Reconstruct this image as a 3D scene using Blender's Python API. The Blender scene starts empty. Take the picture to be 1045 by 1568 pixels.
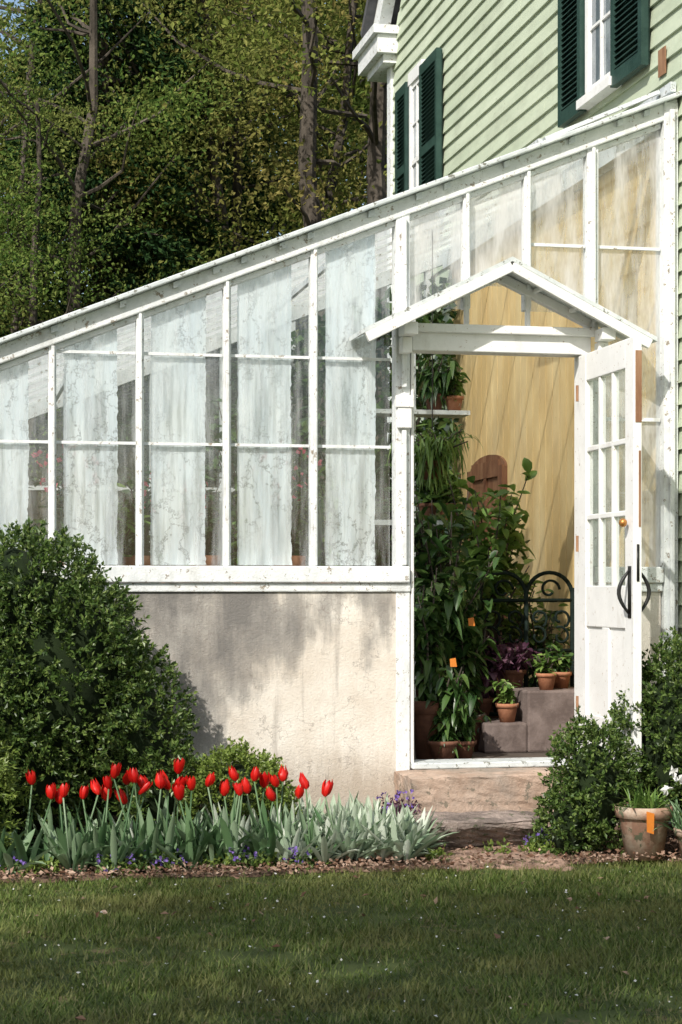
import bpy, math, random
import numpy as np
from mathutils import Vector
R = np.random.default_rng(7)
random.seed(7)
scene = bpy.context.scene
COL = scene.collection

# ------------------------------------------------------------------ materials
def newmat(name):
    m = bpy.data.materials.new(name); m.use_nodes = True
    nt = m.node_tree; nt.nodes.clear()
    out = nt.nodes.new('ShaderNodeOutputMaterial')
    return m, nt, out
def ramp(nt, stops, interp='LINEAR'):
    r = nt.nodes.new('ShaderNodeValToRGB'); cr = r.color_ramp; cr.interpolation = interp
    while len(cr.elements) < len(stops): cr.elements.new(0.5)
    for e, (p, c) in zip(cr.elements, stops):
        e.position = p; e.color = (c[0], c[1], c[2], 1) if hasattr(c, '__len__') else (c, c, c, 1)
    return r
def coords(nt, stretch=None):
    tc = nt.nodes.new('ShaderNodeNewGeometry'); mp = nt.nodes.new('ShaderNodeMapping')
    if stretch: mp.inputs['Scale'].default_value = stretch
    nt.links.new(tc.outputs['Position'], mp.inputs['Vector']); return mp.outputs[0]
def noise(nt, scale, detail=4, rough=.6, vec=None, stretch=None):
    n = nt.nodes.new('ShaderNodeTexNoise'); n.inputs['Scale'].default_value = scale
    n.inputs['Detail'].default_value = detail; n.inputs['Roughness'].default_value = rough
    nt.links.new(coords(nt, stretch), n.inputs['Vector'])
    return n
def mixc(nt, fac, a, b, mode='MIX'):
    m = nt.nodes.new('ShaderNodeMix'); m.data_type = 'RGBA'; m.blend_type = mode
    for sock, v in ((m.inputs[0], fac), (m.inputs[6], a), (m.inputs[7], b)):
        if isinstance(v, (int, float)): sock.default_value = v
        elif isinstance(v, tuple): sock.default_value = (v[0], v[1], v[2], 1)
        else: nt.links.new(v, sock)
    return m.outputs[2]
def math_(nt, op, a, b):
    m = nt.nodes.new('ShaderNodeMath'); m.operation = op
    for s, v in zip(m.inputs, (a, b)):
        if isinstance(v, (int, float)): s.default_value = v
        else: nt.links.new(v, s)
    return m.outputs[0]
def surf(name, c1, c2, scale=6, lo=.4, hi=.65, rough=.8, bump=.2, bscale=60, spots=None, stretch=None, spec=.3, metal=0, layers=()):
    m, nt, out = newmat(name)
    n = noise(nt, scale, 5, .65, stretch=stretch); r = ramp(nt, [(lo, c1), (hi, c2)])
    nt.links.new(n.outputs[0], r.inputs[0]); col = r.outputs[0]
    for (lc, ls, l0, l1, st, amt) in layers:
        n3 = noise(nt, ls, 5, .65, stretch=st); r3 = ramp(nt, [(l0, 0), (l1, amt)])
        nt.links.new(n3.outputs[0], r3.inputs[0]); col = mixc(nt, r3.outputs[0], col, lc)
    if spots:
        n2 = noise(nt, spots[1], 5, .75); r2 = ramp(nt, [(spots[2], 0), (spots[2] + .03, 1)])
        nt.links.new(n2.outputs[0], r2.inputs[0]); col = mixc(nt, r2.outputs[0], col, spots[0])
    p = nt.nodes.new('ShaderNodeBsdfPrincipled'); nt.links.new(col, p.inputs['Base Color'])
    p.inputs['Roughness'].default_value = rough; p.inputs['Metallic'].default_value = metal
    p.inputs['Specular IOR Level'].default_value = spec
    if bump:
        nb = noise(nt, bscale, 4, .7); b = nt.nodes.new('ShaderNodeBump'); b.inputs['Strength'].default_value = bump
        b.inputs['Distance'].default_value = .01
        nt.links.new(nb.outputs[0], b.inputs['Height']); nt.links.new(b.outputs[0], p.inputs['Normal'])
    nt.links.new(p.outputs[0], out.inputs[0]); return m
def stuccomat():
    m, nt, out = newmat('weathered_shaded_stucco')
    n = noise(nt, 4, 6, .65); r = ramp(nt, [(.35, (.66, .59, .51)), (.65, (.8, .75, .68))]); nt.links.new(n.outputs[0], r.inputs[0])
    g = nt.nodes.new('ShaderNodeNewGeometry'); sx = nt.nodes.new('ShaderNodeSeparateXYZ'); nt.links.new(g.outputs['Position'], sx.inputs[0])
    # grey weathering plus painted tree shade, stronger under the sill, away from the doorway
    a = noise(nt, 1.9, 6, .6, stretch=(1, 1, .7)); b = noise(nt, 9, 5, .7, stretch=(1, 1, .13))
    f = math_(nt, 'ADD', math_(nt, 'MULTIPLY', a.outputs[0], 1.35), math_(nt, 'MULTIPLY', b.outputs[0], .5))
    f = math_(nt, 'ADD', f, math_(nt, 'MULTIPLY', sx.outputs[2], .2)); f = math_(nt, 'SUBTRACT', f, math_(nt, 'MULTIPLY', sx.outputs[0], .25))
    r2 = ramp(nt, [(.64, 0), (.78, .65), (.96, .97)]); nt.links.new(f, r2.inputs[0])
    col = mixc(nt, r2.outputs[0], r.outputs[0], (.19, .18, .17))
    d = noise(nt, 16, 4, .6, stretch=(1, 1, .06)); r4 = ramp(nt, [(.56, 0), (.68, .5)]); nt.links.new(d.outputs[0], r4.inputs[0])
    col = mixc(nt, r4.outputs[0], col, (.3, .27, .24))
    fz = math_(nt, 'ADD', sx.outputs[2], math_(nt, 'MULTIPLY', b.outputs[0], -.5)); r5 = ramp(nt, [(.0, .6), (.22, 0)]); nt.links.new(fz, r5.inputs[0])
    col = mixc(nt, r5.outputs[0], col, (.34, .27, .2))
    v = nt.nodes.new('ShaderNodeTexVoronoi'); v.feature = 'DISTANCE_TO_EDGE'; v.inputs['Scale'].default_value = 1.7
    nn = noise(nt, 5, 4, .7); vm = nt.nodes.new('ShaderNodeVectorMath'); vm.operation = 'ADD'; sc = nt.nodes.new('ShaderNodeVectorMath'); sc.operation = 'SCALE'; sc.inputs['Scale'].default_value = .5
    nt.links.new(nn.outputs[1], sc.inputs[0]); nt.links.new(coords(nt), vm.inputs[0]); nt.links.new(sc.outputs[0], vm.inputs[1]); nt.links.new(vm.outputs[0], v.inputs['Vector'])
    r6 = ramp(nt, [(.0, .5), (.008, 0)]); nt.links.new(v.outputs['Distance'], r6.inputs[0]); col = mixc(nt, r6.outputs[0], col, (.22, .19, .17))
    p = nt.nodes.new('ShaderNodeBsdfPrincipled'); nt.links.new(col, p.inputs['Base Color']); p.inputs['Roughness'].default_value = .95; p.inputs['Specular IOR Level'].default_value = .1
    nb = noise(nt, 80, 5, .8); bb = nt.nodes.new('ShaderNodeBump'); bb.inputs['Strength'].default_value = .6; bb.inputs['Distance'].default_value = .01
    nt.links.new(nb.outputs[0], bb.inputs['Height']); nt.links.new(bb.outputs[0], p.inputs['Normal']); nt.links.new(p.outputs[0], out.inputs[0]); return m
def leafmat(name, cols, rough=.5, trans=.3, spec=.35, big=None, simple=False):
    m, nt, out = newmat(name)
    g = nt.nodes.new('ShaderNodeNewGeometry')
    r = ramp(nt, [(i / max(1, len(cols) - 1), c) for i, c in enumerate(cols)])
    nt.links.new(g.outputs['Random Per Island'], r.inputs[0]); col = r.outputs[0]
    if big:
        n = noise(nt, big[1], 2, .5); rr = ramp(nt, [(.46, 0), (.64, 1)]); nt.links.new(n.outputs[0], rr.inputs[0])
        col = mixc(nt, rr.outputs[0], col, mixc(nt, .65, col, big[0]))
    if simple:
        p = nt.nodes.new('ShaderNodeBsdfDiffuse'); nt.links.new(col, p.inputs[0])
    else:
        p = nt.nodes.new('ShaderNodeBsdfPrincipled'); nt.links.new(col, p.inputs['Base Color'])
        p.inputs['Roughness'].default_value = rough; p.inputs['Specular IOR Level'].default_value = spec
    t = nt.nodes.new('ShaderNodeBsdfTranslucent'); nt.links.new(col, t.inputs[0])
    mx = nt.nodes.new('ShaderNodeMixShader'); mx.inputs[0].default_value = trans
    nt.links.new(p.outputs[0], mx.inputs[1]); nt.links.new(t.outputs[0], mx.inputs[2])
    nt.links.new(mx.outputs[0], out.inputs[0]); return m
def glassmat(name, white=.0, tint=(.95, .98, .97), gloss=.1, scale=3, stretch=(1, 1, .25), lo=.35, hi=.7, wmax=.6, wcol=(.8, .83, .84), crackle=False, tl_=.45):
    m, nt, out = newmat(name)
    t = nt.nodes.new('ShaderNodeBsdfTransparent'); t.inputs[0].default_value = (*tint, 1)
    g = nt.nodes.new('ShaderNodeBsdfGlossy'); g.inputs['Roughness'].default_value = .03
    a = nt.nodes.new('ShaderNodeMixShader'); a.inputs[0].default_value = gloss
    nt.links.new(t.outputs[0], a.inputs[1]); nt.links.new(g.outputs[0], a.inputs[2])
    d = nt.nodes.new('ShaderNodeBsdfDiffuse'); d.inputs[0].default_value = (*wcol, 1)
    tl = nt.nodes.new('ShaderNodeBsdfTranslucent'); tl.inputs[0].default_value = (*wcol, 1)
    dd = nt.nodes.new('ShaderNodeMixShader'); dd.inputs[0].default_value = tl_
    nt.links.new(d.outputs[0], dd.inputs[1]); nt.links.new(tl.outputs[0], dd.inputs[2])
    n = noise(nt, scale, 5, .6, stretch=stretch); r = ramp(nt, [(lo, white), (hi, wmax)])
    nt.links.new(n.outputs[0], r.inputs[0]); fac = r.outputs[0]
    if crackle:
        v = nt.nodes.new('ShaderNodeTexVoronoi'); v.feature = 'DISTANCE_TO_EDGE'; v.inputs['Scale'].default_value = 9
        nn = noise(nt, 7, 4, .7); sc = nt.nodes.new('ShaderNodeVectorMath'); sc.operation = 'SCALE'; sc.inputs['Scale'].default_value = .3
        vm = nt.nodes.new('ShaderNodeVectorMath'); vm.operation = 'ADD'
        nt.links.new(nn.outputs[1], sc.inputs[0]); nt.links.new(coords(nt, (1.2, 1, .22)), vm.inputs[0]); nt.links.new(sc.outputs[0], vm.inputs[1]); nt.links.new(vm.outputs[0], v.inputs['Vector'])
        r6 = ramp(nt, [(0, .3), (.05, 1)]); nt.links.new(v.outputs['Distance'], r6.inputs[0])
        n7 = noise(nt, 2.2, 3, .5); r7 = ramp(nt, [(.36, .1), (.58, 1)]); nt.links.new(n7.outputs[0], r7.inputs[0])
        cr = mixc(nt, r7.outputs[0], (1, 1, 1), r6.outputs[0])
        nb = noise(nt, 3.5, 6, .65, stretch=(2.5, 1, .5)); rb = ramp(nt, [(.35, (.82, .87, .92)), (.6, (1, 1, 1))]); nt.links.new(nb.outputs[0], rb.inputs[0])
        colr = mixc(nt, 1.0, (wcol[0], wcol[1], wcol[2]), cr, 'MULTIPLY'); colr = mixc(nt, 1.0, colr, rb.outputs[0], 'MULTIPLY'); nt.links.new(colr, d.inputs[0])
        st = noise(nt, 34, 4, .6, stretch=(1, 1, .07)); rs = ramp(nt, [(.34, .6), (.56, 1)]); nt.links.new(st.outputs[0], rs.inputs[0])
        fac = math_(nt, 'MULTIPLY', fac, rs.outputs[0])
    f = nt.nodes.new('ShaderNodeMixShader'); nt.links.new(fac, f.inputs[0])
    nt.links.new(a.outputs[0], f.inputs[1]); nt.links.new(dd.outputs[0], f.inputs[2])
    nt.links.new(f.outputs[0], out.inputs[0]); return m

M = {}
grime = [((.4, .4, .37), 11, .54, .76, (1, 1, .5), .65)]
M['white'] = surf('peeling_white_paint', (.67, .695, .7), (.82, .835, .84), 9, rough=.65, bump=.4, bscale=90, spots=((.3, .26, .21), 28, .595), layers=grime)
M['white2'] = surf('white_gloss_paint', (.76, .76, .75), (.84, .84, .83), 5, rough=.5, bump=.15, bscale=70, spots=((.42, .34, .27), 34, .63), layers=[((.5, .47, .42), 9, .58, .8, (1, 1, .4), .55)])
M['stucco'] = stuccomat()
M['bare'] = surf('bare_wood', (.22, .11, .06), (.36, .21, .12), 20, rough=.7, stretch=(1, 1, .15))
M['clap'] = surf('pale_green_clapboard_paint', (.44, .5, .37), (.54, .6, .46), 3, rough=.65, bump=.15, bscale=80, spots=((.25, .25, .18), 24, .65), stretch=(1, .3, 1.5), layers=[((.34, .37, .28), 5, .5, .75, (1, .6, 1), .6)])
M['yellow'] = surf('ochre_wall_paint', (.72, .51, .23), (.85, .66, .35), 3, rough=.8, bump=.2, spots=((.5, .36, .2), 18, .68), stretch=(1, 1, .4), layers=[((.55, .4, .22), 3, .5, .75, (1, 1, .5), .5)])
M['shutter'] = surf('dark_green_shutter_paint', (.018, .045, .037), (.03, .066, .054), 8, rough=.45)
M['winglass'] = surf('window_glass_dark', (.12, .15, .18), (.35, .4, .42), 2.5, rough=.06, bump=0, spec=.9)
M['browndoor'] = surf('brown_door', (.2, .09, .05), (.33, .18, .1), 12, rough=.6, stretch=(1, 1, .2))
M['terra'] = surf('terracotta', (.34, .14, .075), (.45, .21, .12), 14, rough=.85, spots=((.4, .32, .25), 12, .62))
M['terrad'] = surf('old_terracotta', (.28, .16, .11), (.42, .29, .21), 14, rough=.9, spots=((.12, .13, .08), 12, .56), layers=[((.48, .42, .34), 7, .5, .7, (1, 1, 1), .7)])
M['terradk'] = surf('dark_terracotta', (.1, .045, .028), (.18, .08, .05), 10, rough=.8)
M['iron'] = surf('wrought_iron', (.006, .012, .01), (.012, .022, .018), 30, rough=.85, bump=.1, spec=.15)
M['black'] = surf('black_iron', (.012, .012, .012), (.03, .03, .03), 30, rough=.4, bump=.1)
M['brass'] = surf('brass', (.5, .22, .06), (.6, .3, .1), 30, rough=.35, metal=.7)
M['step'] = surf('worn_step_concrete', (.34, .24, .18), (.52, .39, .31), 7, rough=.95, bump=.7, spots=((.2, .17, .13), 18, .58), layers=[((.27, .25, .22), 4, .42, .68, (1, 1, 1), .75)])
M['slab'] = surf('rough_stone', (.16, .13, .115), (.36, .29, .255), 9, rough=.95, bump=1, bscale=40, spots=((.08, .09, .05), 20, .57))
M['block'] = surf('masonry', (.13, .1, .09), (.22, .175, .16), 8, rough=.95, bump=.4)
M['floor'] = surf('greenhouse_floor', (.08, .065, .055), (.14, .11, .09), 6, rough=.9, bump=.3)
M['benchwood'] = surf('grey_bench_wood', (.16, .14, .12), (.26, .23, .2), 8, rough=.9, stretch=(.2, 1, 1))
M['mulch'] = surf('mulch', (.05, .03, .02), (.24, .155, .11), 28, .35, .7, .95, 1.0, 60)
M['path'] = surf('brick_dust_path', (.22, .14, .1), (.46, .31, .24), 14, rough=.95, bump=1, bscale=50, spots=((.12, .1, .05), 16, .54))
M['bark'] = surf('bark', (.045, .038, .03), (.12, .1, .08), 7, rough=.95, bump=.9, bscale=16, stretch=(1, 1, .25))
M['ground'] = surf('lawn_soil_green', (.05, .07, .018), (.085, .11, .03), 3, .38, .62, .95, .8, 70, spots=((.16, .13, .06), 5, .58))
M['roof'] = surf('slate', (.08, .08, .085), (.13, .13, .14), 9)
M['core'] = surf('shrub_core_shade', (.008, .016, .004), (.016, .028, .008), 10, rough=1)
M['cap'] = surf('lead_cap', (.52, .56, .57), (.7, .73, .73), 10, rough=.5, spots=((.2, .2, .17), 26, .58))
M['glass'] = glassmat('pane_glass', .0, gloss=.1, wmax=.45, lo=.44, hi=.72, scale=7, stretch=(2.6, 1, .25))
M['rglass'] = glassmat('rear_pane_glass', 0, gloss=.08, wmax=.2, scale=4)
M['doorglass'] = glassmat('door_pane_glass', .08, gloss=.2, wmax=.45, lo=.4, hi=.7, scale=5, stretch=(1, 1.5, .4))
M['glassc'] = glassmat('pane_glass_streaked', .08, gloss=.13, wmax=.8, lo=.38, hi=.66, scale=5.5, stretch=(1.8, 1, .35), wcol=(.84, .84, .83))
M['film'] = glassmat('whitewash_film', .68, gloss=.12, wmax=.98, lo=.3, hi=.55, scale=5, stretch=(2, 1, .3), wcol=(.9, .93, .96), crackle=True, tl_=.33)
M['roofglass'] = glassmat('whitewashed_roof_glass', .5, gloss=.08, wmax=.76, scale=2, stretch=(.3, 2, 1), wcol=(.9, .91, .9), tl_=.7)
L = {}
L['box'] = leafmat('boxwood_leaf', [(.028, .06, .012), (.06, .11, .022), (.1, .16, .035), (.18, .24, .065)], .4, .25, .45)
L['boxl'] = leafmat('boxwood_light_leaf', [(.09, .14, .025), (.16, .23, .045), (.26, .33, .08)], .4, .28, .4)
L['treeA'] = leafmat('tree_leaf_green', [(.05, .085, .02), (.09, .14, .03), (.16, .21, .05)], .55, .4, .25, ((.2, .2, .06), .5), True)
L['treeB'] = leafmat('tree_leaf_olive', [(.1, .14, .03), (.18, .22, .05), (.32, .34, .1)], .55, .45, .25, ((.36, .28, .1), .55), True)
L['treeC'] = leafmat('spruce_needles', [(.018, .042, .018), (.032, .07, .025), (.06, .105, .035)], .6, .15, .25, None, True)
L['treeD'] = leafmat('tree_leaf_bright', [(.07, .13, .03), (.13, .2, .045), (.24, .3, .08)], .5, .4, .3, ((.26, .24, .08), .8), True)
L['grass'] = leafmat('grass_blade', [(.06, .1, .02), (.1, .15, .03), (.15, .2, .045), (.26, .245, .11)], .55, .3, .25, ((.21, .2, .07), 1.6))
L['silver'] = leafmat('silver_foliage', [(.26, .36, .23), (.42, .5, .38), (.62, .67, .57)], .7, .2, .2)
L['tulipleaf'] = leafmat('tulip_leaf', [(.07, .15, .06), (.14, .24, .11), (.28, .38, .24)], .45, .25, .4)
L['red'] = leafmat('tulip_petal', [(.5, .006, .006), (.72, .02, .012)], .4, .3, .4)
L['house'] = leafmat('houseplant_leaf', [(.02, .055, .014), (.045, .1, .024), (.11, .19, .045)], .35, .25, .5)
L['houseb'] = leafmat('houseplant_bright_leaf', [(.06, .13, .028), (.15, .26, .055), (.28, .4, .11)], .35, .35, .45)
L['purple'] = leafmat('purple_foliage', [(.04, .012, .03), (.09, .035, .06), (.17, .09, .13)], .5, .2, .3)
L['pink'] = leafmat('pink_flower', [(.6, .08, .14), (.7, .2, .25)], .6, .3, .2)
L['violet'] = leafmat('violet_flower', [(.16, .1, .4), (.3, .2, .55)], .6, .3, .2)
L['whitefl'] = leafmat('white_petal', [(.7, .7, .68), (.82, .82, .8)], .6, .25, .2)
L['litter'] = leafmat('leaf_litter', [(.12, .06, .035), (.28, .17, .12), (.48, .35, .27)], .8, .1, .2)
L['orange'] = leafmat('orange_tag', [(.6, .17, .02), (.65, .22, .03)], .5, .2, .3)

# ------------------------------------------------------------------ geometry
def empty(name, loc=(0, 0, 0)):
    e = bpy.data.objects.new(name, None); COL.objects.link(e); e.location = loc; e.empty_display_size = .1; return e
def mkobj(name, V, F, mat, parent=None, smooth=False, bevel=0):
    me = bpy.data.meshes.new(name)
    V = V.tolist() if hasattr(V, 'tolist') else V
    F = F.tolist() if hasattr(F, 'tolist') else F
    me.from_pydata(V, [], F)
    me.materials.append(mat)
    if smooth: me.polygons.foreach_set('use_smooth', [True] * len(me.polygons))
    me.update()
    o = bpy.data.objects.new(name, me); COL.objects.link(o)
    if parent is not None:
        o.parent = parent; o.matrix_parent_inverse = parent.matrix_basis.inverted()
    if bevel:
        b = o.modifiers.new('b', 'BEVEL'); b.width = bevel; b.segments = 2; b.limit_method = 'ANGLE'
    return o
class MB:
    def __init__(s): s.V = []; s.F = []
    def add(s, V, F):
        n = len(s.V); s.V += [tuple(v) for v in V]; s.F += [tuple(i + n for i in f) for f in F]; return s
    def box(s, x0, x1, y0, y1, z0, z1):
        return s.add([(x0, y0, z0), (x1, y0, z0), (x1, y1, z0), (x0, y1, z0), (x0, y0, z1), (x1, y0, z1), (x1, y1, z1), (x0, y1, z1)],
                     [(0, 3, 2, 1), (4, 5, 6, 7), (0, 1, 5, 4), (1, 2, 6, 5), (2, 3, 7, 6), (3, 0, 4, 7)])
    def beam(s, p, q, w, h, up=(0, 0, 1)):
        p = Vector(p); q = Vector(q); d = (q - p).normalized(); u = Vector(up)
        sd = d.cross(u).normalized(); u = sd.cross(d).normalized(); sd *= w / 2; u = u * h / 2
        c = [p - sd - u, p + sd - u, p + sd + u, p - sd + u]; c2 = [x + (q - p) for x in c]
        return s.add(c + c2, [(0, 1, 2, 3), (7, 6, 5, 4), (0, 4, 5, 1), (1, 5, 6, 2), (2, 6, 7, 3), (3, 7, 4, 0)])
    def prism_y(s, pts, y0, y1):
        n = len(pts); V = [(x, y0, z) for x, z in pts] + [(x, y1, z) for x, z in pts]
        F = [tuple(range(n)), tuple(reversed(range(n, 2 * n)))] + [(i, i + n, (i + 1) % n + n, (i + 1) % n) for i in range(n)]
        return s.add(V, F)
    def tube(s, pts, rad, k=6):
        pts = [Vector(p) for p in pts]; n = len(pts); V = []
        if not hasattr(rad, '__len__'): rad = [rad] * n
        prev = None
        for i, p in enumerate(pts):
            d = (pts[min(i + 1, n - 1)] - pts[max(i - 1, 0)]).normalized()
            if prev is None:
                a = Vector((0, 0, 1)) if abs(d.z) < .9 else Vector((1, 0, 0)); a = d.cross(a).normalized()
            else: a = (prev - d * prev.dot(d)).normalized()
            prev = a; b = d.cross(a)
            for j in range(k):
                t = 2 * math.pi * j / k; V.append(p + (a * math.cos(t) + b * math.sin(t)) * rad[i])
        F = [(i * k + j, i * k + (j + 1) % k, (i + 1) * k + (j + 1) % k, (i + 1) * k + j) for i in range(n - 1) for j in range(k)]
        F += [tuple(reversed(range(k))), tuple(range((n - 1) * k, n * k))]
        return s.add(V, F)
    def lathe(s, prof, c, k=24):
        V = []; n = len(prof)
        for r, z in prof:
            for j in range(k):
                t = 2 * math.pi * j / k; V.append((c[0] + r * math.cos(t), c[1] + r * math.sin(t), c[2] + z))
        F = [(i * k + j, i * k + (j + 1) % k, (i + 1) * k + (j + 1) % k, (i + 1) * k + j) for i in range(n - 1) for j in range(k)]
        F += [tuple(reversed(range(k))), tuple(range((n - 1) * k, n * k))]
        return s.add(V, F)
    def build(s, name, mat, parent=None, smooth=False, bevel=0): return mkobj(name, s.V, s.F, mat, parent, smooth, bevel)
def nrm(a): return a / (np.linalg.norm(a, axis=1, keepdims=True) + 1e-9)
def rdir(n): return nrm(R.normal(size=(n, 3)))
def diamonds(P, D, L_, W_, lift=.15):
    n = len(P); N = rdir(n); S = nrm(np.cross(D, N)); N = np.cross(S, D)
    L_ = np.broadcast_to(L_, n)[:, None]; W_ = np.broadcast_to(W_, n)[:, None]
    mid = P + D * L_ * .45 + N * L_ * lift
    V = np.stack([P, mid + S * W_ / 2, P + D * L_, mid - S * W_ / 2], 1).reshape(-1, 3)
    F = np.arange(4 * n).reshape(-1, 4); return V, F
def straps(P, D, N, L_, W_, droop, prof=(.35, .9, 1, .7, .06), ss=(0, .25, .55, .82, 1), fold=.15):
    n = len(P); S = nrm(np.cross(D, N)); L_ = np.broadcast_to(L_, n)[:, None]; W_ = np.broadcast_to(W_, n)[:, None]; droop = np.broadcast_to(droop, n)[:, None]
    N2 = np.cross(S, D); rows = []
    up = np.array([[0, 0, 1.]])
    for s_, w in zip(ss, prof):
        c = P + D * L_ * s_ - up * droop * L_ * s_ ** 2
        rows += [c + S * W_ * w / 2 + N2 * W_ * w * fold, c - N2 * W_ * w * fold, c - S * W_ * w / 2 + N2 * W_ * w * fold]
    k = len(rows); V = np.stack(rows, 1).reshape(-1, 3); F = []
    base = np.arange(n)[:, None] * k
    for i in range(len(ss) - 1):
        a = i * 3
        F.append(base + np.array([[a, a + 1, a + 4, a + 3]])); F.append(base + np.array([[a + 1, a + 2, a + 5, a + 4]]))
    return V, np.concatenate(F, 0)
def rosette(cx, cy, cz, n, Lr, W, lean=(.2, .9), droop=(.1, .5), rad=.03):
    az = R.uniform(0, 2 * np.pi, n); ln = R.uniform(*lean, n)
    D = np.stack([np.cos(az) * np.sin(ln), np.sin(az) * np.sin(ln), np.cos(ln)], 1)
    N = np.stack([-np.cos(az) * np.cos(ln), -np.sin(az) * np.cos(ln), np.sin(ln)], 1)
    P = np.array([[cx, cy, cz]]) + np.stack([np.cos(az) * rad, np.sin(az) * rad, 0 * az], 1) * R.uniform(0, 1, (n, 1))
    return P, D, N, R.uniform(*Lr, n), R.uniform(*W, n), R.uniform(*droop, n)
def multi_ros(name, centers, nleaf, Lr, W, mat, parent=None, **kw):
    A = [rosette(*c, nleaf, Lr, W, **kw) for c in centers]
    args = [np.concatenate([a[i] for a in A]) for i in range(6)]
    V, F = straps(*args); return mkobj(name, V, F, mat, parent, True)

# ------------------------------------------------------------------ ground, lawn
mkobj('ground', [(-250, -150, 0), (250, -150, 0), (250, 300, 0), (-250, 300, 0)], [(0, 1, 2, 3)], M['ground'])
def edgeY(x):
    x = np.asarray(x, float)
    return 7.9 + .05 * np.sin(x * 3.1) + .03 * np.sin(x * 8.3 + 1) + .012 * np.sin(x * 29) - .06 * (x < 1)
n = 200000
gx = R.uniform(-1.4, 5.0, n); gy = R.uniform(4.5, 8.2, n)
k = gy < edgeY(gx) + R.normal(0, .05, n) - .06 * ((gx > 2.05) & (gx < 2.75)); gx, gy = gx[k], gy[k]; n = len(gx)
patch = np.sin(gx * 2.3 + np.sin(gy * 3)) * np.sin(gy * 3.7 + gx) + .5 * np.sin(gx * 9 + 2 * np.sin(gy * 7)) * np.sin(gy * 11) + R.normal(0, .45, n)
worn = np.exp(-((gx - 2.45) / .45) ** 2 - ((gy - 7.85) / .3) ** 2)
k = (patch > -.75) & (R.uniform(size=n) > worn * .75); gx, gy, patch = gx[k], gy[k], patch[k]; n = len(gx)
h = R.uniform(.012, .032, n) * (1 + .4 * np.sin(gx * 5 + np.sin(gy * 9)) * np.sin(gy * 4)); az = R.uniform(0, 2 * np.pi, n); ln = R.uniform(.3, 1.6, n)
tuft = R.uniform(size=n) < .02; h[tuft] *= 1.8
w = R.uniform(.0018, .0036, n)
B = np.stack([gx, gy, np.zeros(n)], 1); S = np.stack([-np.sin(az), np.cos(az), 0 * az], 1) * w[:, None]
T = B + np.stack([np.cos(az) * ln * h, np.sin(az) * ln * h, h], 1)
V = np.stack([B - S, B + S, T], 1).reshape(-1, 3)
mkobj('grass_lawn', V, np.arange(3 * n).reshape(-1, 3), L['grass'])
n = 460; P = np.stack([R.uniform(-1, 4.6, n), R.uniform(4.6, 7.9, n), R.uniform(.015, .03, n)], 1)
D = nrm(np.stack([R.normal(size=n), R.normal(size=n), R.normal(0, .3, n)], 1)); V, F = diamonds(P, D, R.uniform(.006, .015, n), R.uniform(.005, .01, n))
mkobj('fallen_petals', V, F, L['whitefl'])
n = 110; P = np.stack([R.uniform(-1, 4.6, n), 7.95 - 3.3 * R.uniform(0, 1, n) ** 1.6, R.uniform(.015, .03, n)], 1)
V, F = diamonds(P, nrm(rdir(n) * [1, 1, .3]), .035, .018); mkobj('fallen_leaves', V, F, L['litter'])

def sheet(name, x0, x1, y0f, y1, nx, ny, zf, mat):
    xs = np.linspace(x0, x1, nx); V = []
    for i in range(nx):
        ya = float(y0f(xs[i]))
        for j in range(ny):
            y = ya + (y1 - ya) * j / (ny - 1); V.append((xs[i], y, zf(xs[i], y, j)))
    F = [(i * ny + j, (i + 1) * ny + j, (i + 1) * ny + j + 1, i * ny + j + 1) for i in range(nx - 1) for j in range(ny - 1)]
    return mkobj(name, V, F, mat, None, True)
sheet('flower_bed_soil', -2.2, 3.61, edgeY, 8.99, 260, 60, lambda x, y, j: (.002 if j == 0 else .008 + .014 * random.random() + .012 * min(1, (y - 7.9) * 3)), M['mulch'])
n = 7500; P = np.stack([R.uniform(-1.5, 3.6, n), 7.82 + R.uniform(0, 1, n) ** 1.5 * 1.05, R.uniform(.02, .05, n)], 1)
k = ~((P[:, 0] > 2.1) & (P[:, 0] < 2.66) & (R.uniform(size=n) < .6)); P = P[k]; n = len(P)
V, F = diamonds(P, nrm(rdir(n) * [1, 1, .35]), R.uniform(.012, .035, n), R.uniform(.008, .02, n)); mkobj('leaf_litter', V, F, L['litter'])
sheet('brick_dust_path', 2.08, 2.72, lambda x: 7.8 + .05 * math.sin(x * 9) + .03 * math.sin(x * 31), 8.4, 60, 40, lambda x, y, j: (.001 if j == 0 else min(.024, .004 + .1 * max(0, y - 7.8)) + .012 * random.random() - max(0, abs(x - 2.4) - .24) * .5), M['path'])

# ------------------------------------------------------------------ greenhouse
GH = empty('greenhouse', (0, 9, 0))
Y = 9.0; YB = 13.3; XL = -1.5; XR = 3.58
def zr(x): return 2.374 + .396 * (x - .232)
mb = MB(); mb.box(XL, 2.215, 8.96, 9.1, -.05, 1.2); mb.box(3.152, XR - .06, 8.97, 9.1, -.05, 1.2)
mb.box(XL, XL + .14, 9.101, YB, -.05, 1.2); mb.box(XL, XR, YB - .12, YB, -.05, 1.2)
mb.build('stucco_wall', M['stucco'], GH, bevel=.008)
MB().box(XL + .14, XR, 9.1, YB - .12, 0, .34).build('floor', M['floor'], GH)
mb = MB()
mb.box(XL - .03, 2.205, 8.93, 9.08, 1.245, 1.325); mb.box(XL - .02, 2.212, 8.947, 9.07, 1.2, 1.243)
mb.box(3.153, XR - .06, 8.93, 9.08, 1.245, 1.325); mb.box(3.154, XR - .06, 8.947, 9.07, 1.2, 1.243)
mb.box(XL - .03, XL + .12, 9.082, YB, 1.2, 1.32); mb.box(XL, XR, YB - .11, YB - .01, 1.2, 1.32)
mb.build('sill', M['white'], GH, bevel=.006)
bars = [-1.2, -.78, -.36, .06, .476, .890, 1.309, 1.735]
mb = MB()
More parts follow.
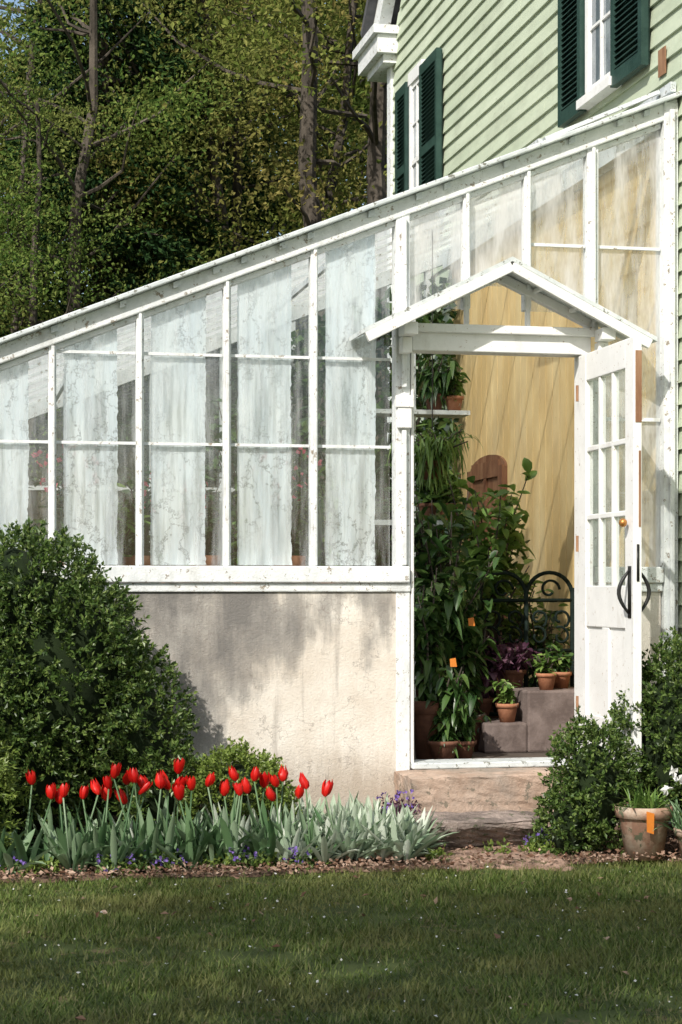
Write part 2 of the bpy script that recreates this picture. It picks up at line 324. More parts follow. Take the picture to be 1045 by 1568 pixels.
for x in bars:
    j = random.uniform(-.003, .003)
    mb.box(x - .018, x + .018, 8.968, 9.03, 1.326, zr(x) - .07)
    mb.box(x - .008 + j, x + .008 + j, 8.944, 8.966, 1.326, zr(x) - .11)
for x in (2.503, 2.817): mb.box(x - .018, x + .018, 8.968, 9.03, 2.6, zr(x) - .07); mb.box(x - .008, x + .008, 8.944, 8.966, 2.7, zr(x) - .11)
mb.box(3.156 - .03, 3.156 + .03, 8.967, 9.035, 2.512, zr(3.156) - .07); mb.box(3.148, 3.164, 8.944, 8.965, 2.52, zr(3.156) - .11)
mb.box(3.135, 3.19, 8.966, 9.034, 1.326, 2.38)
mb.box(3.102, 3.15, 8.952, 9.05, .36, 1.323)
mb.box(2.14, 2.21, 8.956, 9.05, .3, zr(2.17) - .07)
mb.box(2.165, 2.188, 8.93, 8.954, 2.2, zr(2.17) - .11)
mb.box(2.165, 2.188, 8.93, 8.954, 1.33, 1.99)
mb.box(3.525, 3.6, 8.942, 9.06, 0, zr(3.55) - .02)
mb.box(3.55, 3.575, 8.918, 8.94, .4, zr(3.55) - .06)
mb.build('glazing_bars', M['white'], GH, bevel=.004)
mb = MB(); allb = bars + [2.14]
for a, b in zip(allb[:-1], allb[1:]):
    for z in (1.91, 2.34):
        if zr(a) - .1 > z: mb.box(a + .02, b - .02, 8.99, 9.0, z - .007, z + .007)
for a, b in ((2.84, 3.12), (3.19, 3.52)): mb.box(a, b, 8.985, 9.0, 2.925, 2.94)
mb.box(3.19, 3.52, 8.985, 9.0, 2.06, 2.078)
mb.build('pane_laps', M['white'], GH)
def sl(x, dz): return (x, zr(x) + dz)
MB().prism_y([sl(XL - .1, -.105), sl(3.6, -.105), sl(3.6, -.015), sl(XL - .1, -.015)], 8.95, 9.04).build('verge_rafter', M['white'], GH, bevel=.006)
MB().prism_y([sl(XL - .12, -.014), sl(3.61, -.014), sl(3.61, .010), sl(XL - .12, .010)], 8.9, 9.07).build('verge_cap', M['cap'], GH, bevel=.005)
MB().prism_y([sl(XL - .1, -.135), sl(3.52, -.135), sl(3.52, -.106), sl(XL - .1, -.106)], 8.975, 9.02).build('verge_mould', M['white'], GH, bevel=.004)
mb = MB()
x = XL
while x < 3.5:
    mb.prism_y([sl(x, -.05), sl(x + .03, -.05), sl(x + .03, -.02), sl(x, -.02)], 8.93, 8.949); x += R.uniform(.1, .4)
mb.build('glazing_clips', M['cap'], GH)
mb = MB(); yy = 9.5
while yy < YB:
    mb.prism_y([sl(XL, -.03), sl(XR, -.03), sl(XR, -.012), sl(XL, -.012)], yy - .006, yy + .006); yy += .5
mb.prism_y([sl(XL - .1, -.105), sl(3.58, -.105), sl(3.58, -.01), sl(XL - .1, -.01)], YB - .09, YB)
for xx in (.7, 2.1): mb.box(xx - .012, xx + .012, 9.05, YB - .1, zr(xx) - .08, zr(xx) - .045)
mb.box(3.5, 3.575, 9.07, YB - .1, zr(3.5) - .14, zr(3.5) - .02)
mb.box(XL - .02, XL + .08, 9.05, YB, zr(XL) - .16, zr(XL) - .061)
for yy in (10.2, 11.3, 12.4): mb.box(XL, XL + .06, yy - .03, yy + .03, 1.32, zr(XL) - .16)
for xx in np.arange(-1.1, 3.5, .5): mb.box(xx - .02, xx + .02, YB - .08, YB - .02, 1.32, zr(xx) - .1)
mb.box(XL, XR, YB - .07, YB - .03, 1.9, 1.93)
mb.build('roof_bars', M['white'], GH)
mkobj('roof_glass', [(XL, 9.04, zr(XL) - .01), (XR, 9.04, zr(XR) - .01), (XR, YB, zr(XR) - .01), (XL, YB, zr(XL) - .01)], [(0, 1, 2, 3)], M['roofglass'], GH)
mkobj('rear_glass', [(XL, YB - .05, 1.32), (XR, YB - .05, 1.32), (XR, YB - .05, zr(XR) - .05), (XL, YB - .05, zr(XL) - .05)], [(0, 1, 2, 3)], M['rglass'], GH)
mkobj('side_glass', [(XL + .02, 9.05, 1.32), (XL + .02, YB, 1.32), (XL + .02, YB, zr(XL) - .1), (XL + .02, 9.05, zr(XL) - .1)], [(0, 1, 2, 3)], M['rglass'], GH)
V, F = [], []
def pane(V, F, x0, x1, z0, zl, zrr):
    n = len(V); j = [random.uniform(-.003, .003) for _ in range(4)]
    V += [(x0, 9.004 + j[0], z0), (x1, 9.004 + j[1], z0), (x1, 9.004 + j[2], zrr), (x0, 9.004 + j[3], zl)]; F.append((n, n + 1, n + 2, n + 3))
for a, b in zip(allb[:-1], allb[1:]):
    zs = [1.326] + [z for z in (1.91, 2.34) if z < zr(a) - .1]
    for i, z in enumerate(zs):
        if i + 1 < len(zs): pane(V, F, a + .02, b - .02, z, zs[i + 1], zs[i + 1])
        else: pane(V, F, a + .02, b - .02, z, zr(a + .02) - .1, zr(b - .02) - .1)
mkobj('front_panes', V, F, M['glass'], GH)
V, F = [], []
for a, b, z0 in ((2.21, 2.485, 2.6), (2.52, 2.8, 2.72), (2.835, 3.125, 2.6), (3.19, 3.53, 1.326)): pane(V, F, a, b, z0, zr(a) - .1, zr(b) - .1)
pane(V, F, 2.24, 3.12, 2.51, 2.51, 2.51)
mkobj('upper_panes', V, F, M['glassc'], GH)
def film(a, b, z0, nx=12, nz=90, seed=0):
    rr = np.random.default_rng(seed); V = []; ph = rr.uniform(0, 6, 8)
    for j in range(nz):
        t = j / (nz - 1)
        jl, jr = rr.normal(0, .0012), rr.normal(0, .0018)
        eL = .0015 * math.sin(9 * t + ph[0]) + jl; eR = .002 * math.sin(5 * t + ph[2]) + .0015 * math.sin(29 * t + ph[3]) + jr
        for i in range(nx):
            u = i / (nx - 1); x = (a + eL) + (b + eR - a - eL) * u; z = z0 + (zr(x) - .12 - z0) * t
            y = 9.018 + .0008 * math.sin(u * 9 + t * 6 + ph[4]) + .0008 * math.sin(u * 25 + ph[5] + 3 * math.sin(t * 5))
            V.append((x, y, z))
    F = [(j * nx + i, j * nx + i + 1, (j + 1) * nx + i + 1, (j + 1) * nx + i) for j in range(nz - 1) for i in range(nx - 1)]
    return np.array(V), np.array(F)
fv, ff, off = [], [], 0
films = [(-1.18, -.84), (-.74, -.44), (-.335, 0.), (.085, .365), (.53, .785), (.945, 1.21), (1.365, 1.63), (1.80, 2.05)]
for i, (a, b) in enumerate(films):
    v, f = film(a, b, 1.33, seed=i); fv.append(v); ff.append(f + off); off += len(v)
mkobj('whitewash_film', np.concatenate(fv), np.concatenate(ff), M['film'], GH, True)

mb = MB(); mb.box(2.216, 3.134, 8.932, 9.06, 2.382, 2.508); mb.box(2.2, 3.15, 8.9, 8.93, 2.47, 2.512)
mb.box(2.216, 2.232, 8.96, 9.05, .36, 2.38); mb.box(3.085, 3.1, 8.96, 9.05, .36, 2.38)
ap = (2.665, 2.80)
mb.beam((2.2, 8.985, 2.545), (ap[0], 8.985, ap[1] - .035), .05, .045); mb.beam((3.14, 8.985, 2.545), (ap[0], 8.987, ap[1] - .035), .05, .045)
mb.box(2.49, 2.515, 8.965, 8.99, 2.51, 2.66); mb.box(2.805, 2.83, 8.965, 8.99, 2.51, 2.68)
for xx in (2.138, 3.14):
    mb.box(xx, xx + .07, 8.78, 8.899, 2.44, 2.5); mb.box(xx + .01, xx + .06, 8.86, 8.931, 2.36, 2.439)
mb.box(2.132, 2.223, 8.92, 8.95, 2.1, 2.16); mb.box(2.142, 2.213, 8.926, 8.952, 2.0, 2.099)
mb.build('door_header', M['white2'], GH, bevel=.005)
mb = MB(); e1 = (1.915, 2.425); e2 = (3.405, 2.43); th = .022
for e in (e1, e2): mb.prism_y([(e[0], e[1]), (ap[0], ap[1]), (ap[0], ap[1] + th), (e[0], e[1] + th)] if e[0] < ap[0] else [(ap[0], ap[1]), (e[0], e[1]), (e[0], e[1] + th), (ap[0], ap[1] + th)], 8.73, 9.0)
mb.build('hood_roof', M['cap'], GH)
mb = MB()
mb.beam((e1[0] + .03, 8.745, e1[1] - .012), (ap[0], 8.745, ap[1] - .024), .03, .05); mb.beam((e2[0] - .03, 8.747, e2[1] - .012), (ap[0], 8.747, ap[1] - .024), .03, .05)
for t in (.25, .5, .75):
    for e in (e1, e2):
        x = ap[0] + (e[0] - ap[0]) * t; z = ap[1] + (e[1] - ap[1]) * t; mb.box(x - .01, x + .01, 8.762, 8.955, z - .025, z - .003)
mb.build('hood_fascia', M['white2'], GH, bevel=.004)

# open door leaf
DR = empty('glazed_door', (3.09, 8.95, .37)); dx0, dx1 = 3.072, 3.112; y0, y1 = 8.17, 8.945; zb, zt = .375, 2.375
mb = MB()
mb.box(dx0, dx1, y0, y0 + .115, zb, zt); mb.box(dx0, dx1, y1 - .11, y1, zb, zt)
ya, yb = y0 + .115, y1 - .11
mb.box(dx0 + .001, dx1 - .001, ya, yb, 2.24, zt); mb.box(dx0 + .001, dx1 - .001, ya, yb, 1.03, 1.23); mb.box(dx0 + .001, dx1 - .001, ya, yb, zb, .6)
ym = (ya + yb) / 2; mb.box(dx0 + .002, dx1 - .002, ym - .045, ym + .045, .6, 1.03)
mb.box(dx0 + .012, dx1 - .012, ya, ym - .045, .6, 1.03); mb.box(dx0 + .012, dx1 - .012, ym + .045, yb, .6, 1.03)
pw = (yb - ya) / 3
for i in (1, 2): mb.box(dx0 + .004, dx1 - .004, ya + pw * i - .013, ya + pw * i + .013, 1.23, 2.24)
for z in (1.567, 1.903): mb.box(dx0 + .005, dx1 - .005, ya, yb, z - .013, z + .013)
mb.build('door_leaf', M['white2'], DR, bevel=.004)
mkobj('door_glass', [(3.092, ya, 1.23), (3.092, yb, 1.23), (3.092, yb, 2.24), (3.092, ya, 2.24)], [(0, 1, 2, 3)], M['doorglass'], DR)
MB().box(dx0 + .008, dx1 - .002, y0 - .003, y0 - .0005, 1.98, 2.31).box(dx0 + .024, dx1 - .006, y0 - .003, y0 - .0005, 1.5, 1.85).build('bare_edge', M['bare'], DR)
mb = MB()
for z in (.6, 1.4, 2.15): mb.tube([(dx0 - .004, y1 + .004, z), (dx0 - .004, y1 + .004, z + .08)], .008, 8)
mb.build('hinges', M['bare'], DR)
mb = MB()
for sx, sgn in ((dx0, -1), (dx1, 1)):
    pts = [(sx + sgn * (.004 + .05 * math.sin(a)), y0 + .05, 1.3 - .2 * (a / math.pi) + .0) for a in np.linspace(0, math.pi, 12)]
    mb.tube(pts, [.006 + .004 * math.sin(a) for a in np.linspace(0, math.pi, 12)], 8)
    mb.box(min(sx, sx + sgn * .003), max(sx, sx + sgn * .003), y0 + .03, y0 + .07, 1.08, 1.32)
mb.box(dx0 + .014, dx1 - .014, y0 - .004, y0 - .001, 1.25, 1.42)
mb.build('door_handle', M['black'], DR, True)
mb = MB(); mb.lathe([(.002, 0), (.014, .003), (.02, .012), (.02, .024), (.012, .034), (.002, .036)], (0, 0, 0), 14)
mb.V = [(dx0 - .012 - z, y0 + .06 + x, 1.52 + y_) for x, y_, z in mb.V]; mb.build('door_knob', M['brass'], DR, True)

# steps
st = empty('entrance_steps', (2.5, 8.6, 0))
def rough_slab(name, x0, x1, y0, y1, z0, z1, mat, jit, seed, rnd=0, under=0):
    import bmesh
    rr = random.Random(seed); bm = bmesh.new(); bmesh.ops.create_cube(bm, size=1)
    bmesh.ops.subdivide_edges(bm, edges=bm.edges[:], cuts=15, use_grid_fill=True)
    for v in bm.verts:
        u = v.co.copy()
        v.co = Vector((x0 + (u.x + .5) * (x1 - x0), y0 + (u.y + .5) * (y1 - y0), z0 + (u.z + .5) * (z1 - z0)))
        e = (2 * abs(u.x)) ** 6; v.co.y += rnd * e * (1 if u.y < 0 else 0); v.co.x += rnd * .6 * math.sin(u.y * 7) * (2 * abs(u.x)) ** 3
        if u.y < 0: v.co.y += under * max(0, .3 - u.z) + rnd * .3 * math.sin(u.x * 9)
        if u.z > .49 and (abs(u.y) > .49 or abs(u.x) > .49): v.co.z -= rr.uniform(.002, .014)
        v.co += Vector([rr.uniform(-jit, jit) for _ in range(3)])
    me = bpy.data.meshes.new(name); bm.to_mesh(me); bm.free(); me.materials.append(mat)
    o = bpy.data.objects.new(name, me); COL.objects.link(o); o.parent = st; o.matrix_parent_inverse = st.matrix_basis.inverted()
rough_slab('upper_step', 2.13, 2.93, 8.6, 8.955, 0, .33, M['step'], .003, 3)
rough_slab('stone_slab', 2.04, 2.68, 8.22, 8.59, .0, .165, M['slab'], .006, 4, .05, .16)
MB().box(2.216, 3.1, 8.925, 9.12, .332, .362).build('threshold', M['cap'], st, bevel=.006)

# ------------------------------------------------------------------ house
HS = empty('clapboard_house', (3.62, 10, 0)); XW = 3.62; EZ = 5.75; YH = 15.3; Y0 = 5.0; pit = .85
ymid = (Y0 + YH) / 2
mb = MB(); mb.box(XW + .004, 10, Y0, YH, 0, EZ)
mb.add([(XW + .004, Y0, EZ), (XW + .004, YH, EZ), (XW + .004, ymid, EZ + pit * (YH - ymid)), (10, Y0, EZ), (10, YH, EZ), (10, ymid, EZ + pit * (YH - ymid))], [(0, 2, 1), (3, 4, 5), (0, 1, 4, 3), (1, 2, 5, 4), (2, 0, 3, 5)])
mb.build('body', M['clap'], HS)
V, F = [], []; z = .35; e = .112
rr = random.Random(5)
while z < 9.8:
    ins = max(0, (z + e - EZ) / pit); a, b = Y0 + ins, YH - ins
    if b - a < .3: break
    cuts = [a] + sorted(rr.uniform(a, b) for _ in range(3)) + [b]
    for c0, c1 in zip(cuts[:-1], cuts[1:]):
        k = len(V); d = rr.uniform(-.003, .003)
        V += [(XW - .02 + d, c0 + .001, z + d), (XW - .02 + d, c1 - .001, z + d * .5), (XW - .002, c1 - .001, z + e + .004), (XW - .002, c0 + .001, z + e + .004), (XW + .001, c0, z + .002), (XW + .001, c1, z + .002)]
        F += [(k, k + 1, k + 2, k + 3), (k, k + 4, k + 5, k + 1), (k, k + 3, k + 4), (k + 1, k + 5, k + 2)]
    z += e
mkobj('clapboards', V, F, M['clap'], HS)
mb = MB(); mb.box(XW - .035, XW + .1, YH - .1, YH + .03, 0, EZ - .12)
mb.box(3.44, XW + .3, YH - .25, YH + .5, EZ - .13, EZ + .02); mb.box(3.40, XW + .3, YH - .28, YH + .55, EZ + .021, EZ + .09); mb.box(3.5, XW + .2, YH - .2, YH + .4, EZ - .2, EZ - .131)
rt = EZ + pit * (YH - ymid)
mb.beam((3.55, YH + .2, EZ + .1), (3.55, ymid, rt + .28), .1, .2); mb.beam((3.55, Y0 - .2, EZ + .1), (3.55, ymid, rt + .28), .1, .2)
mb.build('cornice_trim', M['white'], HS)
mb = MB()
for ye in (YH + .3, Y0 - .3):
    a = Vector((6.77, ye, EZ + .16)); b = Vector((6.77, ymid, rt + .42)); mb.beam(a, b, 6.7, .06)
mb.build('house_roof', M['roof'], HS)
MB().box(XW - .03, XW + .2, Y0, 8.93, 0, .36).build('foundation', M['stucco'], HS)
def window(ya, yb, z0, z1, s1, s2):
    W = empty('house_window', (XW, (ya + yb) / 2, z0)); W.parent = HS; W.matrix_parent_inverse = HS.matrix_basis.inverted()
    mb = MB(); t = .05
    mb.box(XW - .05, XW, ya, ya + t, z0, z1); mb.box(XW - .05, XW, yb - t, yb, z0, z1); mb.box(XW - .055, XW, ya - .02, yb + .02, z1, z1 + .1)
    mb.box(XW - .09, XW, ya - .04, yb + .04, z0 - .05, z0)
    zi = (z0 + z1) / 2
    mb.box(XW - .042, XW - .01, ya + t, yb - t, zi - .02, zi + .02); mb.box(XW - .04, XW - .01, ya + t, yb - t, z0, z0 + .06); mb.box(XW - .04, XW - .01, ya + t, yb - t, z1 - .04, z1)
    for a, b in ((z0 + .06, zi - .02), (zi + .02, z1 - .04)):
        mb.box(XW - .04, XW - .01, (ya + yb) / 2 - .01, (ya + yb) / 2 + .01, a, b)
        mb.box(XW - .038, XW - .011, ya + t, yb - t, (a + b) / 2 - .008, (a + b) / 2 + .008)
    mb.build('window_frame', M['white2'], W)
    mkobj('window_glass', [(XW - .026, ya, z0), (XW - .026, yb, z0), (XW - .026, yb, z1), (XW - .026, ya, z1)], [(0, 3, 2, 1)], M['winglass'], W)
    for a, b in ((ya - .02 - s1, ya - .02), (yb + .02, yb + .02 + s2)):
        mb = MB(); f = .05; zz0, zz1 = z0 - .06, z1 + .04; xx0, xx1 = XW - .075, XW - .035
        mb.box(xx0, xx1, a, a + f, zz0, zz1); mb.box(xx0, xx1, b - f, b, zz0, zz1)
        zm = (zz0 + zz1) / 2
        for u, v in ((zz0, zz0 + .08), (zm - .035, zm + .035), (zz1 - .08, zz1)): mb.box(xx0 + .001, xx1 - .001, a + f, b - f, u, v)
        z = zz0 + .09
        while z < zz1 - .09:
            if abs(z - zm) > .05: mb.add([(xx0 + .004, a + f, z), (xx0 + .004, b - f, z), (xx1 - .004, b - f, z + .03), (xx1 - .004, a + f, z + .03), (xx0 + .004, a + f, z + .006), (xx0 + .004, b - f, z + .006), (xx1 - .004, b - f, z + .036), (xx1 - .004, a + f, z + .036)], [(0, 3, 2, 1), (4, 5, 6, 7), (0, 1, 5, 4), (3, 7, 6, 2)])
            z += .032
        mb.box(xx1 - .003, xx1 + .01, a + .01, b - .01, zz0 + .01, zz1 - .01)
        mb.build('shutter', M['shutter'], W)
window(9.81, 10.28, 4.02, 5.5, .47, .4)
window(14.1, 14.5, 3.95, 5.2, .53, .36)
MB().box(XW - .028, XW - .0225, 9.1, 9.2, 3.86, 4.0).build('bare_board', M['bare'], HS)
MB().box(XW - .05, XW - .021, 8.97, 9.12, 3.73, 3.78).box(XW - .05, XW - .021, 9.121, 13.3, 3.72, 3.77).build('flashing', M['cap'], HS)
MB().beam((2.95, 9.12, zr(2.95) + .04), (3.56, 9.12, zr(3.56) + .07), .05, .02).beam((2.95, 9.14, zr(2.95) + .04), (2.95, 10.4, zr(2.95) + .04), .05, .02).build('roof_vent', M['cap'], GH)
mb = MB(); yy = 9.11
while yy < YB - .14: mb.box(3.588, 3.601, yy + .0045, yy + .1255, .34, zr(3.55) - .14); yy += .13
mb.box(3.602, 3.616, 9.07, YB, .34, zr(3.5))
mb.build('ochre_boards', M['yellow'], HS, bevel=.003)
mb = MB(); pts = [(11.87, .35), (12.72, .35), (12.72, 2.02)] + [(12.295 + .425 * math.cos(a), 2.02 + .1 * math.sin(a)) for a in np.linspace(0, math.pi, 12)[1:-1]] + [(11.87, 2.02)]
n = len(pts); V = [(3.572, y, z) for y, z in pts] + [(3.587, y, z) for y, z in pts]
mb.add(V, [tuple(range(n)), tuple(reversed(range(n, 2 * n)))] + [(i, i + n, (i + 1) % n + n, (i + 1) % n) for i in range(n)])
mb.box(3.55, 3.571, 11.87, 11.97, .4, 2.03); mb.box(3.55, 3.571, 12.62, 12.72, .4, 2.03); mb.box(3.552, 3.571, 11.971, 12.619, 1.2, 1.32); mb.box(3.552, 3.571, 11.971, 12.619, 1.96, 2.07); mb.box(3.554, 3.571, 12.27, 12.32, 1.321, 1.959)
mb.build('arched_door', M['browndoor'], HS)

# ------------------------------------------------------------------ plants
def sprigs(C, A, k, slen, Ll, Wl):
    n = len(C); t = R.uniform(.0, 1, (n, k, 1)); perp = R.normal(size=(n, k, 3))
    P = C[:, None, :] + A[:, None, :] * slen * t; D = A[:, None, :] * .7 + perp * .55
    P = P.reshape(-1, 3); D = nrm(D.reshape(-1, 3)); m = len(P)
    return diamonds(P, D, R.uniform(.7, 1.2, m) * Ll, R.uniform(.7, 1.2, m) * Wl)
def shrub(name, lumps, nspr, mat, Ll=.028, Wl=.015, k=12, slen=.07):
    E = empty(name, (lumps[0][0], lumps[0][1], 0))
    areas = np.array([l[3] * l[5] for l in lumps]); cnt = (nspr * areas / areas.sum()).astype(int)
    C_, A_ = [], []
    for (cx, cy, cz, rx, ry, rz), n in zip(lumps, cnt):
        d = rdir(n * 2); d = d[d[:, 2] > -.75][:n]; f = 1 + .1 * np.sin(d[:, 0] * 7 + cx * 9) * np.sin(d[:, 2] * 8 + cy * 5) + .07 * np.sin(d[:, 1] * 13 + d[:, 2] * 11 + cx) + R.normal(0, .045, len(d))
        f *= np.where(R.uniform(size=len(d)) < .3, R.uniform(.8, .97, len(d)), .97)
        f = np.where(R.uniform(size=len(d)) < .02, f * 1.1, f)
        C_.append(np.array([cx, cy, cz]) + d * f[:, None] * np.array([rx, ry, rz])); A_.append(nrm(d + R.normal(0, .35, d.shape) + np.array([0, 0, .35])))
    C_ = np.concatenate(C_); A_ = np.concatenate(A_); keep = np.ones(len(C_), bool)
    for (cx, cy, cz, rx, ry, rz) in lumps: keep &= (((C_ - [cx, cy, cz]) / [rx, ry, rz]) ** 2).sum(1) > .55
    keep &= C_[:, 2] > .02
    V, F = sprigs(C_[keep], A_[keep], k, slen, Ll, Wl); mkobj('leaves', V, F, mat, E)
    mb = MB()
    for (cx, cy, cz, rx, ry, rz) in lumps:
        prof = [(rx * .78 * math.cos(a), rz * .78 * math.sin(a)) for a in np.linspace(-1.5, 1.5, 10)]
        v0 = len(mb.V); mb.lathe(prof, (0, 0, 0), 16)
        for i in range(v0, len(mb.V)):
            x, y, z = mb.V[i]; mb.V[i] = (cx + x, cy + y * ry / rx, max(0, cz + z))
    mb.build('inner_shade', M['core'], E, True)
    mb = MB(); cx, cy = lumps[0][:2]
    for i in range(5): mb.tube([(cx + random.uniform(-.05, .05), cy, 0), (cx + random.uniform(-.2, .2), cy + random.uniform(-.1, .1), lumps[0][2])], [.02, .008])
    mb.build('stems', M['bark'], E)
    return E
shrub('boxwood_shrub', [(.42, 8.55, .82, .4, .36, .6), (.05, 8.5, .62, .45, .38, .72), (.78, 8.6, .5, .27, .3, .42), (.66, 8.6, .9, .18, .2, .27), (.88, 8.55, .3, .2, .25, .27), (-.5, 8.5, .5, .45, .4, .6), (.22, 8.42, .4, .33, .26, .42), (.28, 8.45, 1.2, .17, .2, .25), (.55, 8.45, .98, .16, .18, .24)], 6800, L['box'])
shrub('yew_shrub', [(.03, 8.12, .33, .22, .16, .3), (-.35, 8.1, .25, .3, .2, .3)], 1100, L['boxl'], .035, .01)
shrub('boxwood_shrub', [(1.27, 8.42, .24, .215, .2, .235), (1.43, 8.4, .16, .1, .12, .14)], 1200, L['boxl'], .02, .013, slen=.045)
shrub('boxwood_shrub', [(2.86, 8.13, .28, .17, .16, .3), (3.33, 8.28, .5, .25, .22, .42), (3.5, 7.98, .35, .2, .2, .38), (2.74, 8.1, .14, .11, .12, .16)], 2800, L['box'], .024, .014)

def centers(x0, x1, y0, y1, n, z=.03): return [(R.uniform(x0, x1), R.uniform(y0, y1), z) for _ in range(n)]
multi_ros('silver_foliage_plants', centers(1.15, 2.0, 8.08, 8.55, 85, .05) + centers(.75, 1.3, 8.05, 8.4, 18) + centers(1.4, 2.04, 7.99, 8.25, 40), 17, (.1, .26), (.018, .036), L['silver'], lean=(.08, 1.05), droop=(.0, .45), rad=.05)
TB = empty('tulip_bed', (.9, 8.1, 0))
heads = []
for zz, xs in ((.41, (.336, .672, .776, .879, .916, 1.217, 1.288, 1.329, 1.43)), (.435, (.673, .737, .774, .974)), (.36, (.43, .545, .478, .66, .785, .96, 1.156, 1.223, 1.266)), (.32, (.47, .73, 1.382)), (.39, (.613, .831, .924, .965, 1.037, 1.072, 1.374, 1.508)), (.345, (1.465, 1.594))):
    for x in xs: heads.append((x + R.normal(0, .012), 8.05 + R.uniform(-.06, .06), zz + R.normal(0, .012)))
PV, PF, po = [], [], 0; mb = MB(); lc = []
for (x, y, z) in heads:
    lx, ly = R.normal(0, .03), R.normal(0, .02); z -= .035
    mb.tube([(x - lx * 1.5, y - ly, .02), (x - lx * .8, y - ly, z * .5), (x, y, z)], [.0045, .004, .0038], 6)
    lc.append((x - lx * 1.5, y - ly, .02)); lc.append((x - lx * 1.5 + R.normal(0, .02), y - ly, .02))
    op = R.uniform(.7, 1.4); hs = R.uniform(.92, 1.2); tx, ty = R.normal(0, .25), R.normal(0, .2)
    for i in range(6):
        a0 = i * math.pi / 3 + x * 40; rb = .88 if i % 2 else 1.0; hh = R.uniform(.9, 1.1)
        prof = [(.006, 0, .5), (.018, .012, 1.0), (.022, .03, 1.05), (.0185 * op, .048, .75), (.0135 * op, .06, .12)]
        V = []
        for r, zz, w in prof:
            for u in (-1, 0, 1):
                an = a0 + u * .58 * w; rr_ = r * rb * (1 if u == 0 else .96); V.append((x + tx * zz + rr_ * hs * math.cos(an), y + ty * zz + rr_ * hs * math.sin(an), z + zz * hs * hh))
        V = np.array(V); F = np.array([(r * 3 + c, r * 3 + c + 1, r * 3 + c + 4, r * 3 + c + 3) for r in range(4) for c in range(2)])
        PV.append(V); PF.append(F + po); po += len(V)
mb.build('tulip_stems', L['tulipleaf'], TB, True)
mkobj('tulip_flowers', np.concatenate(PV), np.concatenate(PF), L['red'], TB, True)
multi_ros('tulip_leaves', lc + centers(.15, 1.15, 7.95, 8.3, 40, .02), 5, (.16, .34), (.02, .046), L['tulipleaf'], TB, lean=(.08, .85), droop=(.02, .55), rad=.02)
def lowplants(name, C, mat_l, mat_f=None, n=60, r=.06, hgt=.08, nf=10):
    E = empty(name, (C[0][0], C[0][1], 0)); P = []; Pf = []
    for c in C:
        d = rdir(n) * [r, r, hgt]; d[:, 2] = abs(d[:, 2]); P.append(np.array(c) + d * R.uniform(.4, 1, (n, 1)))
        d = rdir(nf) * [r, r, hgt]; d[:, 2] = abs(d[:, 2]) + .01; Pf.append(np.array(c) + d)
    P = np.concatenate(P); V, F = diamonds(P, nrm(rdir(len(P)) + [0, 0, .5]), .025, .014); mkobj('leaves', V, F, mat_l, E)
    if mat_f:
        P = np.concatenate(Pf); P = np.repeat(P, 3, 0); V, F = diamonds(P, nrm(rdir(len(P)) + [0, -.5, .3]), .016, .016); mkobj('flowers', V, F, mat_f, E)
lowplants('violet_flowers', centers(.9, 1.5, 7.93, 8.02, 10, .02) + centers(2.6, 2.78, 8.12, 8.3, 10, .03) + centers(.2, .9, 7.92, 8.0, 6, .02), L['box'], L['violet'], nf=5)
lowplants('edging_plants', centers(.3, 1.6, 7.92, 8.03, 14, .02) + centers(2.3, 2.75, 8.1, 8.16, 6, .01) + centers(2.05, 2.15, 7.95, 8.05, 3, .01), L['boxl'], None, n=45, r=.045, hgt=.07)
lowplants('dark_bellflower', centers(1.98, 2.14, 8.5, 8.6, 8, .1), L['purple'], L['violet'], n=60, r=.07, hgt=.16, nf=6)

def pot(name, c, r, h, mat, parent=None):
    mb = MB(); mb.lathe([(r * .66, 0), (r * .9, h * .76), (r * .92, h * .78), (r * 1.03, h * .79), (r * 1.05, h), (r * .94, h), (r * .9, h * .9), (.01, h * .88)], c, 28)
    return mb.build(name, mat, parent, True)
def leafy(parent, base, H, rad, nst, nl, Ll, Wl, mat, droop=.3, name='leaves', low=.1):
    mb = MB(); P, D = [], []
    b = np.array(base, float)
    for i in range(nst):
        a = R.uniform(0, 6.28); rr_ = rad * R.uniform(.15, 1) ; top = b + [rr_ * math.cos(a), rr_ * math.sin(a), H * R.uniform(.55, 1)]
        mid = b + (top - b) * .5 + [-.15 * rr_ * math.cos(a), -.15 * rr_ * math.sin(a), .08 * H]
        pts = [b, (b + mid) / 2, mid, (mid + top) / 2 + R.normal(0, .01, 3), top]; mb.tube(pts, [.009, .008, .006, .005, .003], 5)
        pa = np.array(pts)
        for _ in range(nl):
            t = R.uniform(low, 1) * 4; i0 = min(3, int(t)); p = pa[i0] + (pa[i0 + 1] - pa[i0]) * (t - i0); d = R.normal(size=3); d[2] = d[2] * .4 + .15; d += (pa[i0 + 1] - pa[i0]) * .5; P.append(p + R.normal(0, rad * .1, 3)); D.append(d / np.linalg.norm(d))
    mb.build('stems', M['bark'], parent, True)
    P = np.array(P); D = np.array(D); n = len(P); N = nrm(np.cross(D, np.cross(np.tile([[0, 0, 1.]], (n, 1)), D)) + R.normal(0, .3, (n, 3)))
    V, F = straps(P, D, N, R.uniform(.6, 1.2, n) * Ll, R.uniform(.7, 1.2, n) * Wl, R.uniform(0, droop * 2, n), prof=(.15, .8, 1, .6, .05)); return mkobj(name, V, F, mat, parent, True)
E = empty('potted_pansies', (3.03, 7.95, 0)); pot('pot', (3.03, 7.93, .015), .125, .235, M['terrad'], E)
multi_ros('blades', [(3.03 + R.normal(0, .04), 7.93 + R.normal(0, .04), .23) for _ in range(9)], 12, (.1, .2), (.006, .012), L['houseb'], E, lean=(.1, 1.1), droop=(.1, .5))
mkobj('plant_tag', [(2.99, 7.79, .15), (3.02, 7.785, .14), (3.025, 7.79, .23), (2.99, 7.795, .24)], [(0, 1, 2, 3)], L['orange'], E)
